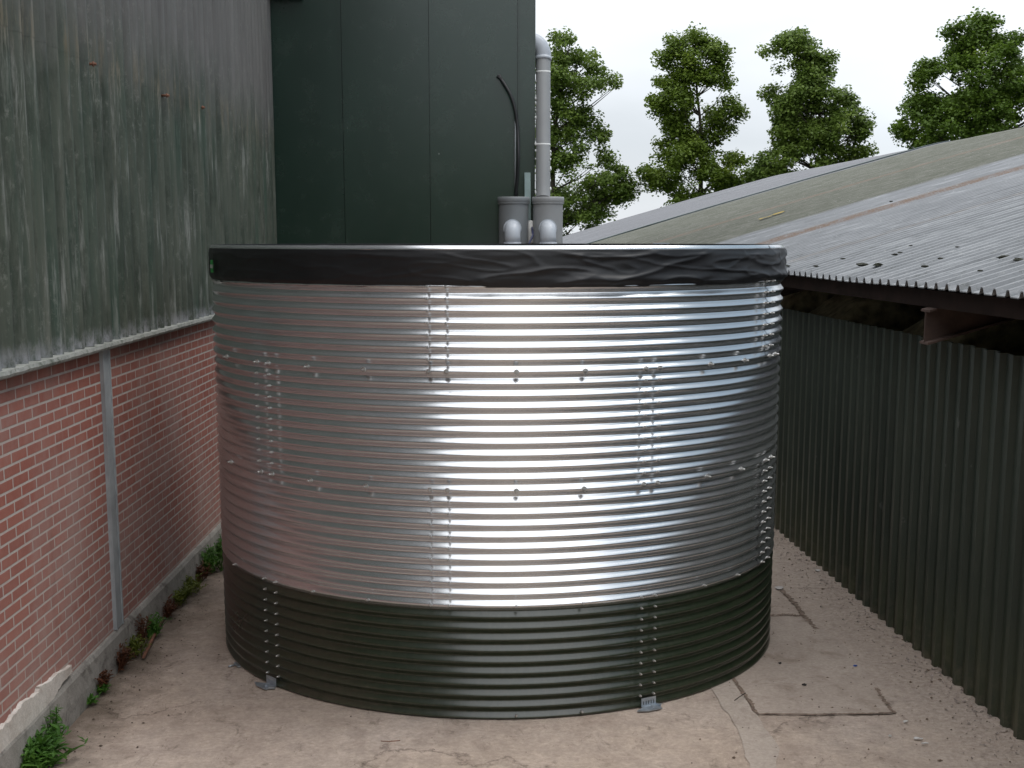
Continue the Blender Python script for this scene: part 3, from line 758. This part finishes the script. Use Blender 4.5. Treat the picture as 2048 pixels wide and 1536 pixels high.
# ------------------------------------------------------------------ trees beyond the shed
def tree(label, outline, trunkx, Y, leafmat, nclump, seed, leaf=.13, group='alders beyond the shed'):
    rnd = random.Random(seed)
    k = Y/F
    def W(px, py): p = at(px, py, Y); return p.x, p.z
    poly_ = [W(*p) for p in outline]
    def inside(x, z):
        c = False; n = len(poly_)
        for i in range(n):
            x1, z1 = poly_[i]; x2, z2 = poly_[(i+1) % n]
            if (z1 > z) != (z2 > z) and x < (x2-x1)*(z-z1)/(z2-z1)+x1: c = not c
        return c
    xs = [p[0] for p in poly_]; zs_ = [p[1] for p in poly_]
    base = Vector((W(trunkx, 480)[0], Y, 0)); ztop = max(zs_)
    root = thing('alder_tree', label, 'tree', group, base)
    # trunk leader
    lead = []; nseg = 14
    tx = base.x
    for i in range(nseg+1):
        z = ztop*.985*i/nseg
        cx = tx+.25*noise.noise(Vector((z*.25, seed, 0)))
        # steer to the middle of the outline at this height
        row = [x for x in [min(xs)+(max(xs)-min(xs))*q/60 for q in range(61)] if inside(x, z)]
        if row and z > ztop*.62: m_ = sum(row)/len(row); u = min(1, (z/ztop-.62)/.3); cx = cx*(1-u)+m_*u
        lead.append(Vector((cx, Y+.3*noise.noise(Vector((z*.3, 0, seed))), z)))
    for _ in range(2): lead = [lead[0]]+[(lead[i-1]+lead[i]*2+lead[i+1])/4 for i in range(1, nseg)]+[lead[-1]]
    tb = MB(); tb.tube(lead, [.17*(1-.93*i/nseg)+.008 for i in range(nseg+1)], 10)
    cl = []; tries = 0
    while len(cl) < nclump and tries < 20000:
        tries += 1
        x = rnd.uniform(min(xs), max(xs)); z = rnd.uniform(min(zs_), max(zs_))
        if not inside(x, z): continue
        hw = 0
        row = [q for q in [min(xs)+(max(xs)-min(xs))*j/30 for j in range(31)] if inside(q, z)]
        if row: hw = max(.5, (max(row)-min(row))/2); mid = (max(row)+min(row))/2
        else: hw = .5; mid = x
        dd = hw*.8*sqrt(max(0.05, 1-((x-mid)/hw)**2)); y = Y+rnd.uniform(-dd, dd)
        r = rnd.uniform(.24, .56)
        if noise.noise(Vector((x*.8, y*.2, z*.8+seed))) < -.17: continue
        cl.append((Vector((x, y, z)), r))
    lb = MB(); lv = []; lf = []
    for c, r in cl:
        zi = min(nseg, max(1, int((c.z-(abs(c.x-lead[0].x)*.35+.2))/ztop*nseg))); st = lead[zi]
        if rnd.random() < .3:
            mid = st.lerp(c, .55)+Vector((rnd.gauss(0, .12), rnd.gauss(0, .12), rnd.gauss(0, .08)-.1)); L_ = (c-st).length
            tb.tube([st, mid, c], [.02+.006*L_, .014+.003*L_, .006], 5, False)
        n = int(165*(r/.45)**2.1)
        for q in range(n):
            d = Vector((rnd.gauss(0, 1), rnd.gauss(0, 1), rnd.gauss(0, .62))); l = d.length; d = d/l*min(l, 1.9)*r*.52
            p = c+d; s_ = leaf*rnd.uniform(.45, 1.45)
            # upward-tilted leaf facing out a little
            nn = (Vector((rnd.gauss(0, .7), rnd.gauss(0, .7), 1.))+d*.8).normalized(); u = nn.orthogonal().normalized()
            an = rnd.uniform(0, 2*pi); u = (u*cos(an)+nn.cross(u)*sin(an)); w = nn.cross(u)
            bi = len(lv); lv += [p-u*s_*.5, p+w*s_*.38, p+u*s_*.5, p-w*s_*.38]; lf.append((bi, bi+1, bi+2, bi+3))
    lb.add(lv, lf, False)
    part(tb, 'trunk', M['bark'], root); part(lb, 'crown', leafmat, root)
TYD = 60.
tree('tall narrow alder directly right of the grey vertical pipe, partly behind the building',
     [(1092,62),(1120,72),(1158,56),(1192,80),(1212,96),(1220,140),(1240,175),(1232,205),(1215,195),(1200,165),(1180,180),(1185,215),(1212,232),(1216,262),(1205,300),(1228,330),(1262,345),(1264,385),(1248,415),(1262,425),(1200,440),(1186,455),(1150,475),(1120,480),(1050,480),(1040,400),(1045,300),(1040,220),(1050,120)],
     1108, TYD, M['leafC'], 400, 3)
tree('second alder from the left, narrow waisted and widening downward',
     [(1345,72),(1390,66),(1418,74),(1432,92),(1458,104),(1455,130),(1462,175),(1452,200),(1482,205),(1484,228),(1466,250),(1455,262),(1440,300),(1488,318),(1500,345),(1488,370),(1450,400),(1410,430),(1290,440),(1282,430),(1296,380),(1276,325),(1300,298),(1340,268),(1335,250),(1320,235),(1294,215),(1310,170),(1330,140),(1312,128),(1322,105),(1340,105)],
     1400, TYD, M['leafA'], 380, 11)
tree('third alder from the left with a hooked crown top leaning left',
     [(1524,95),(1560,72),(1600,62),(1632,76),(1655,88),(1668,112),(1660,125),(1690,165),(1686,185),(1715,215),(1722,235),(1750,258),(1735,266),(1722,280),(1735,310),(1680,345),(1560,362),(1500,378),(1492,350),(1515,318),(1560,290),(1525,270),(1570,250),(1545,225),(1524,205),(1532,180),(1560,165),(1550,140),(1585,125),(1600,110),(1575,98),(1530,110)],
     1640, TYD-2, M['leafC'], 400, 23)
tree('broadest and darkest alder at the right edge above the shed roof',
     [(1968,22),(1995,45),(2010,70),(2040,72),(2090,110),(2130,170),(2150,240),(2140,300),(2060,310),(1950,310),(1850,315),(1800,290),(1780,262),(1800,235),(1830,200),(1836,150),(1850,125),(1880,128),(1890,105),(1900,80),(1893,58),(1930,50),(1950,38)],
     1958, TYD-5, M['leafB'], 480, 37)

def belt(y0, h, name, label):  # unseen tree screen, added only so reflections in panels and liner go darker
    b = MB(); rows = []
    for j in range(13):
        row = []
        for i in range(121):
            x = -60+i; hh = h*(.75+.35*noise.noise(Vector((x*.12, 0, 5)))+.12*noise.noise(Vector((x*.7, 0, 2)))); u = j/12
            row.append((x+.8*noise.noise(Vector((x*.5, u*9, 1))), y0-3*sin(pi*u)*0+2.2*noise.noise(Vector((x*.35, u*4, 3)))+(-2.5 if u > .98 else 0), hh*u))
        rows.append(row)
    b.grid(rows, True)
    tag(b.build(name, M['leafB']), label, 'reflection blocker', kind='stuff')
belt(-34, 10, 'unseen_reflection_belt', 'unseen leafy belt added behind the viewer to darken reflections')
# ------------------------------------------------------------------ weeds and small things along the wall
def weed(px, py, h, w, n, mat, label, seed, broad=False):
    h *= .78; w *= .85
    rnd = random.Random(seed); o = gnd(px, py, .015); b = MB(); st = MB()
    for i in range(n):
        a = rnd.uniform(0, 2*pi); r = w*sqrt(rnd.random())*.6; p = o+Vector((r*cos(a), r*sin(a), 0))
        p.x = max(p.x, XW+.07)
        hh = h*rnd.uniform(.45, 1.1); lean = Vector((rnd.gauss(0, .35)*w, rnd.gauss(0, .35)*w, 0))
        top = p+lean+Vector((0, 0, hh))
        top.x = max(top.x, XW+.07)
        st.tube([p, p.lerp(top, .5)+Vector((0, 0, hh*.08)), top], [.0035, .0028, .001], 4, False)
        for q in range(7 if not broad else 5):
            u = rnd.uniform(.15, 1.); c = p.lerp(top, u); s_ = (.020 if not broad else .032)*rnd.uniform(.6, 1.3)
            d = Vector((rnd.gauss(0, 1), rnd.gauss(0, 1), rnd.uniform(-.1, .8))).normalized(); sd = d.cross(Vector((0, 0, 1)))
            if sd.length < .1: continue
            sd.normalize(); e1 = c+d*s_*2.2
            b.add([c, c+d*s_+sd*s_*.42+Vector((0,0,s_*.2)), e1, c+d*s_-sd*s_*.42+Vector((0,0,s_*.2))], [(0,1,2,3)])
    root = thing('weed', label, 'weed', 'weeds growing along the brick wall', tuple(o)); part(b, 'leaves', mat, root); part(st, 'stem', mat, root)
weed(60, 1530, .20, .30, 110, M['weed'], 'leafy green weed in the bottom left corner of the yard', 1, True)
weed(72, 1492, .30, .16, 22, M['weed'], 'upright feathery weed just behind the corner weed, against white render', 2)
weed(262, 1312, .17, .17, 34, M['weedy'], 'yellow-green weed beside the near end of the rusty bar', 4)
weed(226, 1338, .20, .16, 30, M['weedr'], 'reddish dry weed nearest to the render patch side of the yellow weed', 5)
weed(185, 1378, .16, .12, 18, M['weedr'], 'sparse red-brown weed low on the plinth near the render patch', 6)
weed(178, 1384, .06, .10, 20, M['weed'], 'tiny green tuft at the foot of the red-brown weed', 16)
weed(296, 1270, .18, .18, 36, M['weed'], 'green weed directly under the grey steel post', 7)
weed(266, 1290, .30, .14, 16, M['weedr'], 'tall thin rusty weed stalks beside the foot of the steel post', 8)
weed(322, 1232, .16, .16, 30, M['weedr'], 'red weed at the far end of the rusty bar', 9)
weed(348, 1208, .16, .22, 44, M['weedy'], 'wide yellow-green weed midway between steel post and tank', 10)
weed(374, 1185, .18, .2, 40, M['weedy'], 'pale yellow-green weed just before the dense green weed', 11)
weed(398, 1160, .18, .16, 26, M['weedr'], 'brown weed touching the dense green weed by the tank', 12)
weed(418, 1140, .26, .30, 90, M['weed'], 'dense green weed closest to the tank', 13)
weed(436, 1112, .24, .26, 60, M['weed'], 'green weed half hidden behind the tank side', 14)
weed(160, 1406, .05, .08, 12, M['weed'], 'smallest green tuft beside the render patch', 15)
a = gnd(287, 1314, .03); c = gnd(328, 1232, .03); b = MB(); b.tube([a, a.lerp(c, .5), c], .012, 8)
tag(b.build('rusty_bar', M['rust'], loc=a), 'thin rusty metal bar lying on the ground near the brick wall', 'bar')

# gravel and soil crumbs (uncountable)
def crumbs(name, n, fn, mat, s0, s1, seed):
    rnd = random.Random(seed); b = MB()
    for _ in range(n):
        x, y = fn(rnd); s_ = rnd.uniform(s0, s1)*(.5+rnd.random()**3); z = .006
        vs = []
        for k in range(6):
            v = [(1,0,0),(-1,0,0),(0,1,0),(0,-1,0),(0,0,1),(0,0,-.5)][k]
            vs.append((x+v[0]*s_*rnd.uniform(.6, 1.4), y+v[1]*s_*rnd.uniform(.6, 1.4), z+v[2]*s_*rnd.uniform(.4, .9)))
        b.add(vs, [(0,2,4),(2,1,4),(1,3,4),(3,0,4),(2,0,5),(1,2,5),(3,1,5),(0,3,5)])
    return tag(b.build(name, mat), kind='stuff')
def nearR(rnd): y = rnd.uniform(4.5, 16); return XF(y, -abs(rnd.gauss(0, .16))-.02), y
def nearL(rnd): y = rnd.uniform(4.5, 16); return XW+.07+abs(rnd.gauss(0, .22)), y
def anyR(rnd): y = rnd.uniform(4.5, 14); return XF(y, -abs(rnd.gauss(0, .8))-.02), y
def allg(rnd): return rnd.uniform(-2.6, 3), rnd.uniform(5, 14)
o = crumbs('gravel', 1900, nearR, simple('pale_gravel', (.36, .30, .265), .95, 0., .5, 40), .004, .012, 1)
o = tag(o, 'pale gravel heaped along the foot of the sheet wall', 'gravel')
o = tag(crumbs('soil_crumbs', 800, nearL, simple('soil', (.075, .052, .038), .95, 0., .5, 40), .003, .009, 2), 'dark soil crumbs along the brick wall', 'soil')
o = tag(crumbs('leaf_litter', 480, anyR, simple('litter', (.17, .12, .085), .95, 0., .5, 40), .004, .012, 3), 'brown litter scattered over the concrete right of the tank', 'litter')
o = tag(crumbs('grit', 1500, allg, simple('grit_mat', (.16, .12, .10), .95, 0., .6, 40), .003, .006, 4), 'fine grit scattered over the concrete', 'grit')
# scraps
def scrap(px, py, sx, sy, mat, label, seed):
    rnd = random.Random(seed); o = gnd(px, py, .02); b = MB(); n = 9; vs = []
    for zz in (.0, .006):
        for k in range(n):
            a = 2*pi*k/n; r = rnd.uniform(.6, 1.2); vs.append((o.x+sx*r*cos(a), o.y+sy*r*sin(a), .007+zz+rnd.uniform(0, .006)))
    b.add(vs, [tuple(range(n, 2*n))]+[(k, (k+1) % n, (k+1) % n+n, k+n) for k in range(n)])
    tag(b.build('scrap', mat, loc=(o.x, o.y, 0)), label, 'scrap')
wp = simple('white_scrap', (.62, .60, .58), .8)
scrap(1811, 1440, .018, .010, wp, 'white scrap farthest from camera of those near the slab corner', 1)
scrap(1836, 1474, .028, .014, wp, 'largest white scrap on the concrete in the lower right', 2)
scrap(1780, 1469, .009, .012, wp, 'small round white scrap left of the largest white scrap', 3)
scrap(1850, 1484, .022, .007, wp, 'thin flat white scrap beside the largest white scrap', 4)
scrap(1711, 1329, .014, .012, M['blue'], 'small bright blue plastic scrap on the right side concrete', 5)
scrap(1558, 1174, .04, .05, simple('pale_stone', (.5, .47, .45), .9), 'pale chip of concrete beside the tank on the right', 6)
scrap(1635, 1139, .03, .03, wp, 'pale stone chip by the foot of the sheet wall', 7)
scrap(1609, 1367, .020, .016, M['dark'], 'dark brown clod on the middle of the right concrete slab', 8)
scrap(1560, 1354-60+30, .012, .012, M['dark'], 'dark small clod close to the tank base on the right', 9)
b = MB(); b.tube([gnd(1469, 1401, .03), gnd(1480, 1393, .045), gnd(1491, 1386, .03)], .0035, 6)
tag(b.build('twig', M['bark'], loc=gnd(1469, 1401, .03)), 'short dark twig lying on the pale slab right of the tank', 'twig')
b = MB(); b.tube([gnd(762, 1482, .02), gnd(778, 1483, .028), gnd(800, 1481, .02)], .003, 6)
tag(b.build('twig', M['rust'], loc=gnd(762, 1482, .02)), 'short brown twig on the concrete in front of the tank', 'twig')

# ------------------------------------------------------------------ camera, light, sky
cd = bpy.data.cameras.new('camera'); cam = bpy.data.objects.new('camera', cd); COL.objects.link(cam)
cam.location = CAM; cam.rotation_euler = (pi/2-TH, 0, -YAW); cd.sensor_width = 36; cd.lens = F/2048*36; cd.shift_y = (PY-768)/2048
cd.clip_start = .05; cd.clip_end = 2000; S.camera = cam

SUN_EL, SUN_AZ = 62., 82.       # azimuth clockwise from +Y: high on the right
sd = bpy.data.lights.new('sun', 'SUN'); sun = bpy.data.objects.new('sun', sd); COL.objects.link(sun)
sd.energy = .9; sd.angle = R_(25); sd.color = (1., .965, .92)
dv = Vector((sin(R_(SUN_AZ))*cos(R_(SUN_EL)), cos(R_(SUN_AZ))*cos(R_(SUN_EL)), sin(R_(SUN_EL))))
sun.rotation_euler = dv.to_track_quat('Z', 'Y').to_euler()
W = bpy.data.worlds.new('World'); S.world = W; W.use_nodes = True; nt = W.node_tree; N = nt.nodes
bg = N['Background']; sky = N.new('ShaderNodeTexSky'); sky.sky_type = 'NISHITA'; sky.sun_disc = False; sky.sun_elevation = R_(SUN_EL); sky.sun_rotation = R_(SUN_AZ)
tc = N.new('ShaderNodeTexCoord'); sp = N.new('ShaderNodeSeparateXYZ'); nt.links.new(tc.outputs['Generated'], sp.inputs[0])
mp = N.new('ShaderNodeMapping'); mp.inputs['Scale'].default_value = (1.2, 1.2, 3.4); nt.links.new(tc.outputs['Generated'], mp.inputs[0])
ns = N.new('ShaderNodeTexNoise'); ns.inputs['Scale'].default_value = 1.7; ns.inputs['Detail'].default_value = 5; nt.links.new(mp.outputs[0], ns.inputs['Vector'])
el = N.new('ShaderNodeValToRGB'); cr = el.color_ramp
ST = [(0., (8.3, 8.7, 9.2)), (.07, (8.3, 8.8, 9.4)), (.16, (10.2, 10.5, 10.9)), (.45, (15.8, 16.1, 16.6)), (1., (22.5, 22.7, 23.2))]
while len(cr.elements) < len(ST): cr.elements.new(.5)
for e_2, (p_, c_) in zip(cr.elements, ST): e_2.position = p_; e_2.color = (*[x/25 for x in c_], 1)
nt.links.new(sp.outputs[2], el.inputs[0])
cc = N.new('ShaderNodeMapRange'); cc.inputs[1].default_value = .36; cc.inputs[2].default_value = .64; cc.inputs[3].default_value = 20.; cc.inputs[4].default_value = 27.5
nt.links.new(ns.outputs['Fac'], cc.inputs[0])
vs = N.new('ShaderNodeVectorMath'); vs.operation = 'SCALE'; nt.links.new(el.outputs[0], vs.inputs[0]); nt.links.new(cc.outputs[0], vs.inputs['Scale'])
mx = N.new('ShaderNodeMix'); mx.data_type = 'RGBA'; mx.inputs[0].default_value = .88
# unseen slate-blue sky patch on the right, added to tint the tank's reflections
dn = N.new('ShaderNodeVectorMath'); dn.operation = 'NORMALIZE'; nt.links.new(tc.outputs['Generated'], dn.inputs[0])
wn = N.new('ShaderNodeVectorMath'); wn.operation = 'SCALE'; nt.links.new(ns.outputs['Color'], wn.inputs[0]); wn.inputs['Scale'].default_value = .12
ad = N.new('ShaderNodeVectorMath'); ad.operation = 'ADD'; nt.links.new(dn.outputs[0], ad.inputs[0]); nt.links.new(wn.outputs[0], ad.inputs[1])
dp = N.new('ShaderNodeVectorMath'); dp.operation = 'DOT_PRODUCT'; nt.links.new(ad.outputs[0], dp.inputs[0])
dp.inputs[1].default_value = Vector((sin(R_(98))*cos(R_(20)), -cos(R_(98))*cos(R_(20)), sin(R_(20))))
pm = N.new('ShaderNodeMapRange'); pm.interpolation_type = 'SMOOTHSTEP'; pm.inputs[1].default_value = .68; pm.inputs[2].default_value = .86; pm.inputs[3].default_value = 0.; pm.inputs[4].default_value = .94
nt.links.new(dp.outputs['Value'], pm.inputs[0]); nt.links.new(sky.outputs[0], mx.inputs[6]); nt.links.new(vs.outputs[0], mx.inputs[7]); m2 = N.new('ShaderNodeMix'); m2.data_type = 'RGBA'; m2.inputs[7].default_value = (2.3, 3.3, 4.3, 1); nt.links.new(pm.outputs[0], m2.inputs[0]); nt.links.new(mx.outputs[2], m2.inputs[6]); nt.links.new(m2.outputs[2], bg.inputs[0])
bg.inputs[1].default_value = .10
S.view_settings.view_transform = 'Standard'; S.view_settings.look = 'None'; S.view_settings.exposure = .22; S.view_settings.gamma = 1.
S.render.engine = 'CYCLES'; S.cycles.max_bounces = 8
